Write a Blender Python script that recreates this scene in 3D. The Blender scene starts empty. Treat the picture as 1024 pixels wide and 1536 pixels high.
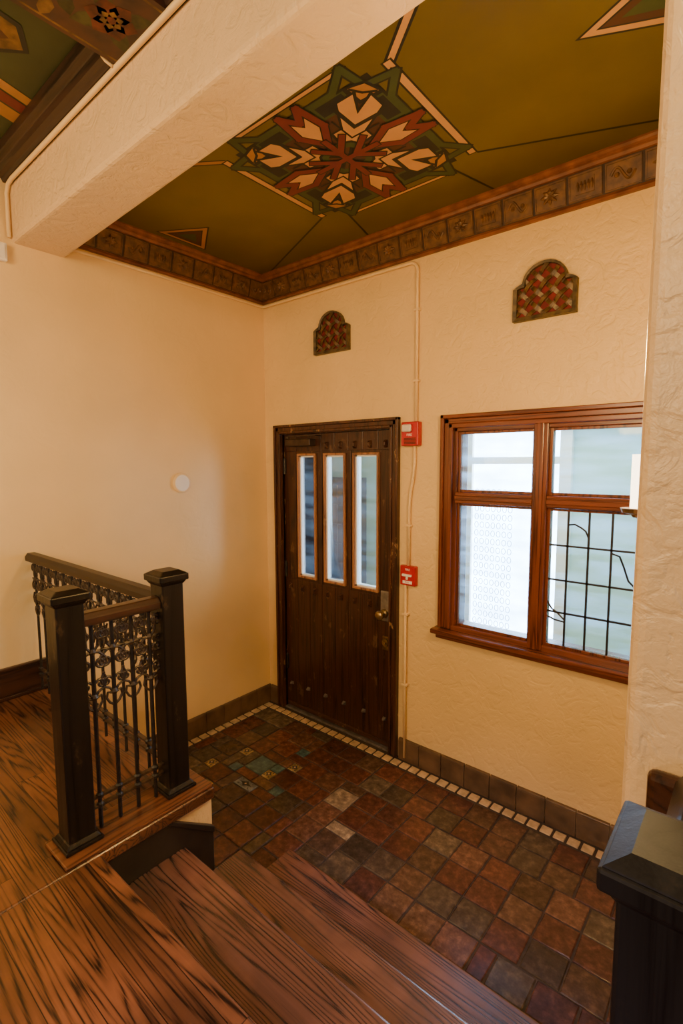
import bpy, bmesh, math, random
from mathutils import Vector, Matrix
random.seed(7)
S=bpy.context.scene
COL=S.collection

# ------------------------------------------------------------ materials
def newmat(name):
    m=bpy.data.materials.new(name); m.use_nodes=True
    nt=m.node_tree; b=nt.nodes['Principled BSDF']
    return m,nt,b
def N(nt,t,**kw):
    n=nt.nodes.new(t)
    for k,v in kw.items():
        if k in n.inputs: n.inputs[k].default_value=v
        else: setattr(n,k,v)
    return n
def L(nt,a,b): nt.links.new(a,b)
def ramp(nt,fac,stops):
    r=nt.nodes.new('ShaderNodeValToRGB')
    e=r.color_ramp.elements
    while len(e)<len(stops): e.new(0.5)
    for i,(p,c) in enumerate(stops):
        e[i].position=p; e[i].color=(c[0],c[1],c[2],1)
    L(nt,fac,r.inputs[0]); return r
def coords(nt,scale=(1,1,1)):
    tc=nt.nodes.new('ShaderNodeTexCoord'); mp=nt.nodes.new('ShaderNodeMapping')
    mp.inputs['Scale'].default_value=scale
    L(nt,tc.outputs['Object'],mp.inputs[0]); return mp.outputs[0]
def bump(nt,b,h,strength,dist=0.01):
    bp=N(nt,'ShaderNodeBump'); bp.inputs['Strength'].default_value=strength; bp.inputs['Distance'].default_value=dist
    L(nt,h,bp.inputs['Height']); L(nt,bp.outputs[0],b.inputs['Normal'])
def plaster(name,c,st,sc):
    m,nt,b=newmat(name); v=coords(nt)
    n1=N(nt,'ShaderNodeTexNoise',Scale=sc,Detail=4.0,Distortion=1.6); L(nt,v,n1.inputs['Vector'])
    r1=ramp(nt,n1.outputs[0],[(.36,(0,0,0)),(.50,(.75,.75,.75)),(.75,(1,1,1))])
    n2=N(nt,'ShaderNodeTexNoise',Scale=sc*6,Detail=5.0,Distortion=.6); L(nt,v,n2.inputs['Vector'])
    mx=N(nt,'ShaderNodeMix',data_type='RGBA'); mx.inputs[0].default_value=.4
    L(nt,r1.outputs[0],mx.inputs[6]); L(nt,n2.outputs[0],mx.inputs[7])
    bump(nt,b,mx.outputs[2],st,.010)
    n3=N(nt,'ShaderNodeTexNoise',Scale=1.7,Detail=3.0); L(nt,v,n3.inputs['Vector'])
    r=ramp(nt,n3.outputs[0],[(.3,[x*.88 for x in c]),(.7,c)])
    L(nt,r.outputs[0],b.inputs['Base Color']); b.inputs['Roughness'].default_value=.38
    return m
def wood(name,c1,c2,axis='x',rough=.35,ring=9,stretch=12,bst=.15,plank=0,scuff=0,nsc=.55,spec=.5,wear=0):
    m,nt,b=newmat(name)
    sc={'x':(1,stretch,stretch),'y':(stretch,1,stretch),'z':(stretch,stretch,1)}[axis]
    v=coords(nt,sc); vec=v; pl=None
    if plank:
        raw=coords(nt)
        pl=N(nt,'ShaderNodeTexBrick',Scale=1.0); pl.offset=.37
        pl.inputs['Color1'].default_value=(0,0,0,1); pl.inputs['Color2'].default_value=(1,1,1,1); pl.inputs['Mortar'].default_value=(.5,.5,.5,1)
        pl.inputs['Brick Width'].default_value=1.3; pl.inputs['Row Height'].default_value=plank; pl.inputs['Mortar Size'].default_value=.0010
        L(nt,raw,pl.inputs['Vector'])
        sm=N(nt,'ShaderNodeVectorMath',operation='MULTIPLY_ADD')
        sm.inputs[1].default_value=(9,3,17); L(nt,pl.outputs['Color'],sm.inputs[0]); L(nt,v,sm.inputs[2]); vec=sm.outputs[0]
    n1=N(nt,'ShaderNodeTexNoise',Scale=nsc,Detail=2.5,Distortion=.25,Roughness=.35); L(nt,vec,n1.inputs['Vector'])
    mu=N(nt,'ShaderNodeMath',operation='MULTIPLY'); mu.inputs[1].default_value=ring*2.2; L(nt,n1.outputs[0],mu.inputs[0])
    fr=N(nt,'ShaderNodeMath',operation='PINGPONG'); fr.inputs[1].default_value=.5; L(nt,mu.outputs[0],fr.inputs[0])
    fib=coords(nt,{'x':(7,260,260),'y':(260,7,260),'z':(260,260,7)}[axis])
    n2=N(nt,'ShaderNodeTexNoise',Scale=1.0,Detail=3.0); L(nt,fib,n2.inputs['Vector'])
    ad=N(nt,'ShaderNodeMath',operation='MULTIPLY_ADD'); ad.inputs[1].default_value=.64; L(nt,n2.outputs[0],ad.inputs[0]); L(nt,fr.outputs[0],ad.inputs[2])
    mid=[(a*.6+d*.4) for a,d in zip(c1,c2)]
    r=ramp(nt,ad.outputs[0],[(.30,c2),(.43,mid),(.56,c1),(.95,[x*1.2 for x in c1]),])
    r2=r.outputs[0]
    if plank:
        mx=N(nt,'ShaderNodeMix',data_type='RGBA',blend_type='MULTIPLY'); mx.inputs[0].default_value=1
        rr=ramp(nt,pl.outputs['Color'],[(0,(.72,.72,.72)),(1,(1.15,1.15,1.15))])
        L(nt,r2,mx.inputs[6]); L(nt,rr.outputs[0],mx.inputs[7])
        mm=N(nt,'ShaderNodeMix',data_type='RGBA'); L(nt,pl.outputs['Fac'],mm.inputs[0]); L(nt,mx.outputs[2],mm.inputs[6]); mm.inputs[7].default_value=(.006,.003,.002,1)
        r2=mm.outputs[2]
    if wear:
        n5=N(nt,'ShaderNodeTexNoise',Scale=3.5,Detail=5.0); L(nt,coords(nt),n5.inputs['Vector'])
        r5=ramp(nt,n5.outputs[0],[(.4,(.72,.72,.72)),(.68,(1.45,1.42,1.38))])
        m5=N(nt,'ShaderNodeMix',data_type='RGBA',blend_type='MULTIPLY'); m5.inputs[0].default_value=1
        L(nt,r2,m5.inputs[6]); L(nt,r5.outputs[0],m5.inputs[7]); r2=m5.outputs[2]
    if scuff:
        sv=coords(nt,(1,1,.5)); n4=N(nt,'ShaderNodeTexNoise',Scale=16.0,Detail=9.0,Roughness=.68); L(nt,sv,n4.inputs['Vector'])
        rs=ramp(nt,n4.outputs[0],[(.60,(0,0,0)),(.65,(1,1,1))])
        ms=N(nt,'ShaderNodeMath',operation='MULTIPLY'); ms.inputs[1].default_value=scuff; L(nt,rs.outputs[0],ms.inputs[0])
        mm2=N(nt,'ShaderNodeMix',data_type='RGBA'); L(nt,ms.outputs[0],mm2.inputs[0]); L(nt,r2,mm2.inputs[6]); mm2.inputs[7].default_value=(.42,.24,.11,1)
        r2=mm2.outputs[2]
    L(nt,r2,b.inputs['Base Color']); b.inputs['Roughness'].default_value=rough
    b.inputs['Specular IOR Level'].default_value=spec
    bump(nt,b,ad.outputs[0],bst,.002)
    return m
def simple(name,c,rough=.5,metal=0,var=.25,nsc=18,bst=.1,emit=0,c2=None):
    m,nt,b=newmat(name); v=coords(nt)
    n=N(nt,'ShaderNodeTexNoise',Scale=float(nsc),Detail=5.0); L(nt,v,n.inputs['Vector'])
    r=ramp(nt,n.outputs[0],[(.35,c2 or [x*(1-var) for x in c]),(.65,c)])
    L(nt,r.outputs[0],b.inputs['Base Color']); b.inputs['Roughness'].default_value=rough; b.inputs['Metallic'].default_value=metal
    if bst: bump(nt,b,n.outputs[0],bst,.004)
    if emit:
        L(nt,r.outputs[0],b.inputs['Emission Color']); b.inputs['Emission Strength'].default_value=emit
    return m
def glass(name,tint=(.93,.96,.97),haze=0):
    m=bpy.data.materials.new(name); m.use_nodes=True; nt=m.node_tree; nt.nodes.clear()
    o=nt.nodes.new('ShaderNodeOutputMaterial'); t=nt.nodes.new('ShaderNodeBsdfTransparent'); g=nt.nodes.new('ShaderNodeBsdfGlossy')
    g.inputs['Roughness'].default_value=.05; t.inputs[0].default_value=(*tint,1)
    f=nt.nodes.new('ShaderNodeFresnel'); f.inputs[0].default_value=1.5
    v=coords(nt,(1,1,1)); n=N(nt,'ShaderNodeTexNoise',Scale=9.0,Detail=2.0); L(nt,v,n.inputs['Vector'])
    bp=N(nt,'ShaderNodeBump'); bp.inputs['Strength'].default_value=.05; L(nt,n.outputs[0],bp.inputs['Height']); L(nt,bp.outputs[0],g.inputs['Normal'])
    mx=nt.nodes.new('ShaderNodeMixShader'); L(nt,f.outputs[0],mx.inputs[0]); L(nt,t.outputs[0],mx.inputs[1]); L(nt,g.outputs[0],mx.inputs[2])
    out=mx.outputs[0]
    if haze:
        d=nt.nodes.new('ShaderNodeBsdfTranslucent'); d.inputs[0].default_value=(.58,.78,1,1)  # bluish streaks put into the pane as luminous daylight haze
        v2=nt.nodes.new('ShaderNodeMapping'); v2.inputs['Scale'].default_value=(1.5,1,9); v2.inputs['Rotation'].default_value=(0,.5,0)
        tc=nt.nodes.new('ShaderNodeTexCoord'); L(nt,tc.outputs['Object'],v2.inputs[0])
        n2=N(nt,'ShaderNodeTexNoise',Scale=1.6,Detail=4.0); L(nt,v2.outputs[0],n2.inputs['Vector'])
        rh=ramp(nt,n2.outputs[0],[(.38,(haze*.2,)*3),(.68,(min(1,haze*2.8),)*3)])
        m2=nt.nodes.new('ShaderNodeMixShader'); L(nt,rh.outputs[0],m2.inputs[0]); L(nt,out,m2.inputs[1]); L(nt,d.outputs[0],m2.inputs[2]); out=m2.outputs[0]
    L(nt,out,o.inputs[0]); return m

M_wall=plaster('plaster_cream',(.88,.61,.27),.38,13)
M_smooth=plaster('plaster_smooth_cream',(.90,.63,.29),.10,8)
M_rough=plaster('plaster_trowelled',(.84,.60,.33),.50,13)
M_floor=wood('oak_floor',(.150,.055,.021),(.012,.005,.003),'x',.28,11,16,.12,plank=.083,nsc=.5,wear=1)
M_tread=wood('oak_tread',(.140,.056,.029),(.014,.006,.004),'x',.27,10,15,.12,nsc=.5,spec=.9,wear=1)
M_capw=wood('oak_cap',(.15,.052,.019),(.03,.010,.005),'y',.3,6,18,.15)
M_window=wood('stained_window_wood',(.165,.042,.013),(.06,.015,.006),'z',.25,3,26,.08)
M_windowx=wood('stained_window_wood_across',(.165,.042,.013),(.06,.015,.006),'x',.25,3,26,.08)
M_door=wood('dark_door_wood',(.050,.017,.008),(.017,.007,.004),'z',.30,4,24,.25,scuff=.18)
M_doorx=wood('dark_door_wood_across',(.06,.022,.010),(.018,.007,.004),'x',.4,4,24,.25,scuff=.4)
M_frame=wood('worn_frame_wood',(.070,.024,.011),(.02,.008,.004),'z',.30,4,24,.3,scuff=.8)
M_orange=wood('light_glazing_wood',(.36,.16,.068),(.13,.05,.022),'z',.4,2,22,.1,scuff=.5)
M_newel=wood('black_brown_wood',(.010,.007,.005),(.004,.003,.002),'z',.34,3,20,.2,scuff=.09,spec=.3)
M_newelc=wood('black_satin_wood',(.009,.008,.009),(.004,.003,.004),'z',.5,3,20,.2,scuff=.02,spec=.2)
M_railw=wood('rail_wood',(.052,.018,.008),(.02,.008,.004),'y',.3,3,20,.15)
M_railx=wood('rail_wood_across',(.016,.008,.005),(.008,.004,.003),'x',.34,3,20,.15,spec=.25)
M_dark=wood('dark_moulding',(.032,.014,.008),(.010,.005,.003),'x',.4,3,20,.3)
M_skirt=simple('dark_skirt',(.022,.015,.010),.4,0,.5,12)
M_iron=simple('wrought_iron',(.024,.017,.011),.45,.1,.6,60,.4)
M_scroll=simple('scroll_iron',(.075,.050,.030),.42,.25,.6,60,.4)  # lighter than the bars, the light the scrolls catch is in the colour
M_ironb=simple('iron_highlit',(.10,.06,.033),.45,.4,.6,50,.4)  # bronzed highlights on the iron put into its base colour
M_corn=simple('cornice_relief_glaze',(.200,.090,.026),.45,0,.3,30,.25,c2=(.085,.040,.014))
M_corngap=simple('cornice_groove',(.05,.024,.010),.6,0,.3,22,.1)
M_cornw=simple('cornice_moulding',(.27,.092,.025),.36,0,.3,14,.08,c2=(.14,.044,.014))
M_base=simple('brown_glazed_tile',(.16,.092,.045),.3,0,.5,9,.3,c2=(.075,.045,.024))
M_cream=simple('cream_tile',(.70,.50,.27),.35,0,.4,20,.15)
M_grout=simple('dark_grout',(.060,.043,.030),.7,0,.4,40,.6)
M_white=simple('white_plastic',(.88,.80,.68),.35,0,.04,5,0)
M_conduit=simple('painted_conduit',(.86,.61,.30),.45,0,.06,9,0)
M_red=simple('alarm_red',(.50,.008,.018),.3,0,.2,5,0)
M_lens=simple('strobe_lens',(.75,.66,.60),.15,0,.1,30,.2)
M_whtxt=simple('white_lettering',(.9,.88,.82),.5,0,.02,5,0)
M_brass=simple('aged_brass',(.45,.30,.12),.35,.9,.5,25,.2)
M_steel=simple('worn_steel',(.34,.30,.25),.35,.6,.4,25,.2)
M_closer=simple('dark_bronze_closer',(.07,.045,.03),.35,.5,.4,25,.2)
M_ventr=simple('vent_backing_red',(.20,.010,.008),.7,0,.4,25,.1)
M_ventg=simple('vent_lattice_bronze',(.155,.085,.026),.42,.1,.5,40,.4,c2=(.06,.033,.012))
M_ventf=simple('vent_frame_olive',(.13,.085,.035),.5,0,.5,30,.5,c2=(.04,.028,.013))
M_olive=simple('ceiling_olive_paint',(.145,.108,.009),.38,0,.30,2.0,.02)
M_tan=simple('ceiling_tan_paint',(.62,.33,.12),.5,0,.12,8,.02)
M_tan2=simple('ceiling_ochre_paint',(.42,.20,.06),.5,0,.15,8,.02)
M_redp=simple('ceiling_maroon_paint',(.165,.022,.020),.5,0,.2,8,.02)
M_green=simple('ceiling_green_paint',(.045,.072,.020),.5,0,.2,8,.02)
M_black=simple('ceiling_black_paint',(.009,.012,.011),.5,0,.2,8,.02)
M_maroon=simple('ceiling_brown_paint',(.075,.028,.014),.5,0,.2,8,.02)
M_beamp=simple('painted_beam_wood',(.070,.024,.014),.45,0,.6,9,.3,c2=(.022,.011,.008))
M_rflow=simple('faded_red_flower',(.13,.025,.016),.5,0,.7,22,.05)
M_gflow=simple('faded_green_leaf',(.06,.06,.018),.5,0,.7,22,.05)
M_oflow=simple('faded_ochre_petal',(.20,.10,.03),.5,0,.7,22,.05)
M_dgreen=simple('left_bay_green',(.045,.060,.022),.5,0,.3,4,.05)
M_mint=simple('vestibule_paint',(.46,.66,.60),.6,0,.05,4,0)
M_vfloor=simple('vestibule_floor',(.2,.15,.12),.5,0,.2,8,0)
M_frost=simple('daylit_frosted_glass',(.48,.70,1.0),.4,0,.25,5,0,emit=28)
M_gray=simple('grey_boxes',(.10,.10,.11),.5,.3,.3,20,.1)
M_lace=simple('lace_grille',(.40,.48,.60),.6,0,.1,20,0)
M_glass=glass('window_glass',haze=.09)
M_dglass=glass('door_glass',haze=.012)
M_candle=simple('candle_sleeve',(1,.86,.62),.5,0,.05,8,0,emit=6.0)

M_tile,nt,b=newmat('quarry_tile')
at=N(nt,'ShaderNodeAttribute'); at.attribute_name='Col'
v=coords(nt); n=N(nt,'ShaderNodeTexNoise',Scale=26.0,Detail=7.0,Roughness=.65); L(nt,v,n.inputs['Vector'])
rr=ramp(nt,n.outputs[0],[(.3,(.45,.45,.45)),(.52,(.95,.95,.95)),(.74,(2.0,1.95,1.85))])
mx=N(nt,'ShaderNodeMix',data_type='RGBA',blend_type='MULTIPLY'); mx.inputs[0].default_value=1
L(nt,at.outputs['Color'],mx.inputs[6]); L(nt,rr.outputs[0],mx.inputs[7]); L(nt,mx.outputs[2],b.inputs['Base Color'])
b.inputs['Roughness'].default_value=.20; bump(nt,b,n.outputs[0],.35,.004)

# ------------------------------------------------------------ mesh helpers
class MB:
    def __init__(s): s.v=[]; s.f=[]; s.m=[]
    def quadbox(s,c,mi=0):
        i=len(s.v); s.v+=c
        for f in ((0,3,2,1),(4,5,6,7),(0,1,5,4),(1,2,6,5),(2,3,7,6),(3,0,4,7)):
            s.f.append(tuple(i+k for k in f)); s.m.append(mi)
    def box(s,x0,x1,y0,y1,z0,z1,mi=0):
        s.quadbox([(x0,y0,z0),(x1,y0,z0),(x1,y1,z0),(x0,y1,z0),(x0,y0,z1),(x1,y0,z1),(x1,y1,z1),(x0,y1,z1)],mi); return s
    def frust(s,cx,cy,z0,z1,a,bb,mi=0):
        s.quadbox([(cx-a,cy-a,z0),(cx+a,cy-a,z0),(cx+a,cy+a,z0),(cx-a,cy+a,z0),(cx-bb,cy-bb,z1),(cx+bb,cy-bb,z1),(cx+bb,cy+bb,z1),(cx-bb,cy+bb,z1)],mi)
    def poly(s,pts,mi=0):
        i=len(s.v); s.v+=[tuple(p) for p in pts]; s.f.append(tuple(range(i,i+len(pts)))); s.m.append(mi)
    def prism(s,pts,d,mi=0):
        n=len(pts); i=len(s.v); s.v+=[tuple(p) for p in pts]+[tuple(p[k]+d[k] for k in range(3)) for p in pts]
        s.f.append(tuple(i+k for k in range(n))[::-1]); s.m.append(mi)
        s.f.append(tuple(i+n+k for k in range(n))); s.m.append(mi)
        for k in range(n):
            j=(k+1)%n; s.f.append((i+k,i+j,i+n+j,i+n+k)); s.m.append(mi)
    def tube(s,path,r,seg=8,mi=0,cap=True):
        path=[Vector(p) for p in path]; n=len(path); rings=[]
        up=None
        for k,p in enumerate(path):
            t=(path[min(k+1,n-1)]-path[max(k-1,0)]).normalized()
            if up is None: up=Vector((0,0,1)) if abs(t.z)<.9 else Vector((1,0,0))
            a=t.cross(up)
            if a.length<1e-4: a=t.orthogonal()
            a.normalize(); bb=a.cross(t).normalized(); up=bb
            rk=r[k] if isinstance(r,(list,tuple)) else r
            i=len(s.v)
            for q in range(seg):
                an=2*math.pi*q/seg; s.v.append(tuple(p+a*math.cos(an)*rk+bb*math.sin(an)*rk))
            rings.append(i)
        for a,bb in zip(rings,rings[1:]):
            for q in range(seg):
                s.f.append((a+q,a+(q+1)%seg,bb+(q+1)%seg,bb+q)); s.m.append(mi)
        if cap:
            s.f.append(tuple(rings[0]+q for q in range(seg))[::-1]); s.m.append(mi)
            s.f.append(tuple(rings[-1]+q for q in range(seg))); s.m.append(mi)
    def obj(s,name,mats,base=(0,0,0),parent=None,bevel=0,smooth=False,label=None,kind=None,cat=None,seg=2):
        if not isinstance(mats,(list,tuple)): mats=[mats]
        me=bpy.data.meshes.new(name); bs=Vector(base)
        me.from_pydata([tuple(Vector(p)-bs) for p in s.v],[],s.f)
        for m in mats: me.materials.append(m)
        for p,mi in zip(me.polygons,s.m): p.material_index=mi; p.use_smooth=smooth
        bm=bmesh.new(); bm.from_mesh(me); bmesh.ops.recalc_face_normals(bm,faces=bm.faces); bm.to_mesh(me); bm.free()
        o=bpy.data.objects.new(name,me); COL.objects.link(o)
        if parent: o.parent=parent
        else: o.location=bs
        if bevel:
            md=o.modifiers.new('bevel','BEVEL'); md.width=bevel; md.segments=seg; md.limit_method='ANGLE'; md.angle_limit=math.radians(40)
        if kind: o['kind']=kind
        if label: o['label']=label
        if cat: o['category']=cat
        return o
def thing(name,base,label,cat,group=None):
    e=bpy.data.objects.new(name,None); e.location=base; e.empty_display_size=.05; COL.objects.link(e)
    e['label']=label; e['category']=cat
    if group: e['group']=group
    return e
def ST(mb,name,mats,label,cat,bevel=0,seg=2,smooth=False):
    return mb.obj(name,mats,kind='structure',label=label,cat=cat,bevel=bevel,seg=seg,smooth=smooth)

H=.678; ZC=3.22; PX=2.748
# ------------------------------------------------------------ shell
w=MB()
for a in [(-.15,.15,0,3.6),(.15,1.185,2.11,3.6),(1.185,1.55,0,3.6),(1.55,2.57,0,.92),(1.55,2.57,2.10,3.6),(2.57,4.5,0,3.6)]:
    w.box(a[0],a[1],0,.14,a[2],a[3])
ST(w,'wall_back',M_wall,'cream textured plaster wall with a door and an interior window','wall')
ST(MB().box(-.15,0,-5.5,0,-.1,3.6),'wall_left',M_smooth,'smooth cream plaster wall beside the stair landing','wall')
ST(MB().box(PX,4.5,-1.63,0,-.1,3.30),'wall_right',M_rough,'trowelled cream plaster wall ending in a rounded pier','wall',bevel=.025,seg=4)
m=MB(); m.prism([(-.02,-1.63,2.965),(4.5,-1.63,2.965),(4.5,-1.50,2.965),(-.02,-1.375,2.965)],(0,0,.27))
ST(m,'trim_1',M_rough,'thick trowelled cream plaster ceiling beam','beam',bevel=.018,seg=3)
ST(MB().box(0,1.385,-1.90,-1.53,-.05,.632),'wall_landing',M_wall,'short plaster wall below the landing edge','wall')

# ceiling with painted star
cb=MB(); cb.box(-.02,2.8,-1.55,.05,ZC,ZC+.06,0)
mats=[M_olive,M_tan,M_redp,M_green,M_black,M_maroon,M_tan2]
TAN,RED,GRN,BLK,MAR,TN2=1,2,3,4,5,6
cx,cy,sx,sy=1.415,-.745,.400,.370
DZ=.00012
def lp(pts,mi,k,rot=(0,1,2,3)):
    for r in rot:
        q=[]
        for (u,v) in pts:
            for _ in range(r): u,v=-v,u
            q.append((cx+sx*u,cy+sy*v,ZC-DZ*(k+r*.1)))
        cb.poly(q,mi)
def line(pts,wd,mi,k,rot=(0,1,2,3)):
    for i in range(len(pts)-1):
        p=Vector((*pts[i],0)); q=Vector((*pts[i+1],0)); d=(q-p).normalized(); nn=Vector((-d.y,d.x,0))*wd/2
        e=d*wd*.4
        lp([(a.x,a.y) for a in (p+nn-e,q+nn+e,q-nn+e,p-nn-e)],mi,k+.4*i/len(pts),rot)
sq=lambda s:[(s,s),(-s,s),(-s,-s),(s,-s)]
A4=(0,1,2,3); X2=(0,2); Y2=(1,3)
k=3
def add(pts,mi,rot=A4):
    global k
    lp(pts,mi,k,rot); k+=1
def addl(pts,wd,mi,rot=A4):
    global k
    line(pts,wd,mi,k,rot); k+=1
add([(1.04,-.90),(1.15,-.90),(1.15,.90),(1.04,.90)],BLK,X2); add([(1.06,-.885),(1.13,-.885),(1.13,.885),(1.06,.885)],TAN,X2)
add([(1.05,-.70),(1.12,-.70),(1.12,.70),(1.05,.70)],BLK,Y2); add([(1.065,-.69),(1.105,-.69),(1.105,.69),(1.065,.69)],TAN,Y2)
Z=[(.90,-.10),(.90,.50),(1.10,.74),(.79,.79),(.74,1.10),(.50,.90),(.10,.90)]
add(sq(.90),BLK,(0,)); add(sq(.80),MAR,(0,))
addl(Z,.110,BLK); addl(Z,.070,GRN)
for s_ in (1,-1):
    add([(.66,s_*.20),(.87,s_*.20),(.87,s_*.60),(.66,s_*.60)],GRN)
    add([(.695,s_*.24),(.855,s_*.24),(.855,s_*.57),(.695,s_*.57)],BLK)
add([(.62,.62),(.90,.62),(.84,.84),(.62,.90)],BLK); add([(.66,.66),(.86,.65),(.81,.81),(.65,.86)],TN2)
addl([(.66,.84),(.73,.73),(.84,.66)],.03,BLK)
# broad angular cream blocks: two parallel bars meeting in an arrow, cut by a black V
add([(.05,.05),(.46,.12),(.46,.26),(.80,.44),(.80,.70),(.58,.58),(.70,.80),(.44,.80),(.26,.46),(.12,.46)],BLK)
add([(.09,.09),(.435,.15),(.435,.275),(.77,.46),(.77,.645),(.52,.52),(.645,.77),(.46,.77),(.275,.435),(.15,.435)],TAN)
for o_,wd,mi in ((.385,.050,BLK),(.26,.022,BLK)):
    addl([(o_,o_+.34),(o_,o_),(o_+.34,o_)],wd,mi)
# centre
add([(.34,.0),(.23,.23),(0,.34),(-.23,.23),(-.34,0),(-.23,-.23),(0,-.34),(.23,-.23)],BLK,(0,))
add([(.31,.0),(.205,.205),(0,.31),(-.205,.205),(-.31,0),(-.205,-.205),(0,-.31),(.205,-.205)],GRN,(0,))
add([(0,0),(.20,.04),(.15,.15)],MAR); add([(0,0),(.15,.15),(.04,.20)],BLK)
# straight crossing maroon bars ending in arrow-like folded diamonds
for wd,mi in ((.105,BLK),(.078,RED)):
    addl([(.34,.0),(.62,.17)],wd,mi); addl([(.62,.17),(1.0,.12)],wd,mi)
    addl([(.34,.0),(.62,-.17)],wd,mi); addl([(.62,-.17),(1.0,-.12)],wd,mi)
    addl([(.80,.0),(1.0,.12)],wd,mi); addl([(.80,.0),(1.0,-.12)],wd,mi)
add([(.44,0),(.63,.115),(.84,.09),(.72,0),(.84,-.09),(.63,-.115)],TAN)
for wd,mi in ((.095,BLK),(.068,RED)):
    addl([(.0,0),(.40,.0)],wd,mi)
    addl([(.12,.0),(.36,.20)],wd,mi); addl([(.12,.0),(.36,-.20)],wd,mi)
def cline(p,q,wd,mi,kk):
    p=Vector((*p,0)); q=Vector((*q,0)); d=(q-p).normalized(); n=Vector((-d.y,d.x,0))*wd/2
    cb.poly([(a.x,a.y,ZC-DZ*kk) for a in (p+n,q+n,q-n,p-n)],mi)
for p,q in [((.0,-.0),(.96,-.41)),((2.83,0),(1.87,-.41)),((.96,-1.09),(.42,-1.40)),
            ((1.10,-.36),(1.02,-.05)),((1.73,-.36),(1.81,-.05))]:
    cline(p,q,.012,BLK,1)
cline((1.855,-1.06),(2.32,-1.42),.042,BLK,1); cline((1.855,-1.06),(2.32,-1.42),.022,TAN,2)
cline((.98,-1.07),(.62,-1.32),.034,BLK,1); cline((.98,-1.07),(.62,-1.32),.020,TN2,2)
for s_,x0,x1 in ((1,.12,.40),(-1,2.70,2.36)):
    ym=-.75
    for kk,(e,mi) in enumerate([(0,BLK),(.012,TN2 if s_>0 else TAN),(.045,BLK),(.055,MAR),(.095,GRN)]):
        cb.poly([(x0+s_*e*.6,ym-.17+e*1.1,ZC-DZ*2*(kk+1)),(x1-s_*e*1.4,ym,ZC-DZ*2*(kk+1)),(x0+s_*e*.6,ym+.17-e*1.1,ZC-DZ*2*(kk+1))],mi)
ST(cb,'ceiling',mats,'olive painted ceiling with a geometric star medallion in tan, red and green','ceiling')

# cornice
def cornice(name,run):
    fn,Ln=run; m=MB()
    def prof(pts,s0,s1,mi):
        m.prism([fn(s0,o,z) for o,z in pts],tuple(b-a for a,b in zip(fn(s0,0,0),fn(s1,0,0))),mi)
    prof([(0,3.036),(.014,3.036),(.022,3.045),(.016,3.058),(0,3.058)],0,Ln,1)
    prof([(0,3.05),(.014,3.05),(.048,3.19),(.048,3.22),(0,3.22)],0,Ln,2)
    prof([(.045,3.176),(.056,3.178),(.062,3.190),(.062,3.198),(.072,3.203),(.080,3.212),(.080,3.222),(.04,3.222)],0,Ln,1)
    n=int(Ln/.150); st=Ln/n
    def P(s,z,o): return fn(s,.016+(z-3.05)*.243+o,z)
    for i in range(n):
        a=i*st+.003; b_=(i+1)*st-.003
        def slab(s0,s1,z0,z1,o,e=0): 
            m.quadbox([P(s0,z0,-.006),P(s1,z0,-.006),P(s1-e,z0+e,o),P(s0+e,z0+e,o),P(s0,z1,-.006),P(s1,z1,-.006),P(s1-e,z1-e,o),P(s0+e,z1-e,o)],0)
        slab(a,b_,3.060,3.174,.001,.003)
        slab(a+.004,b_-.004,3.066,3.072,.005); slab(a+.004,b_-.004,3.162,3.168,.005)
        slab(a+.004,a+.010,3.07,3.164,.005); slab(b_-.010,b_-.004,3.07,3.164,.005)
        mid=(a+b_)/2
        if i%3==1:
            for kx in range(8):
                an=kx*math.pi/4; c0=(mid+.042*math.cos(an),3.117+.034*math.sin(an))
                m.tube([P(mid,3.117,.002),P((mid+c0[0])/2,(3.117+c0[1])/2,.005),P(c0[0],c0[1],.001)],[.005,.010,.003],6,0)
            m.tube([P(mid,3.117,0),P(mid,3.117,.010)],[.012,.009],8,0)
        elif i%3==2:
            slab(mid-.042,mid+.042,3.084,3.150,.004,.003)
            for kx in range(5): m.tube([P(mid-.03+kx*.015,3.098,.003),P(mid-.03+kx*.015,3.117,.009),P(mid-.03+kx*.015,3.136,.003)],[.003,.007,.003],6,0)
        else:
            pth=[P(mid-.048+.096*t/14,3.117+.026*math.sin(t/14*2*math.pi),.002) for t in range(15)]
            m.tube(pth,.006,6,0)
            for t in (3.5,10.5):
                m.tube([P(mid-.048+.096*t/14,3.117,0),P(mid-.048+.096*t/14,3.117,.008)],[.012,.007],8,0)
    return ST(m,name,[M_corn,M_cornw,M_corngap],'bronze coloured relief cornice of square moulded ornamental tiles','cornice')
cornice('trim_2',(lambda s,o,z:(s,-o,z),PX))
cornice('trim_3',(lambda s,o,z:(o,-s,z),1.38))
cornice('trim_4',(lambda s,o,z:(PX-o,-s,z),1.40))

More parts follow.
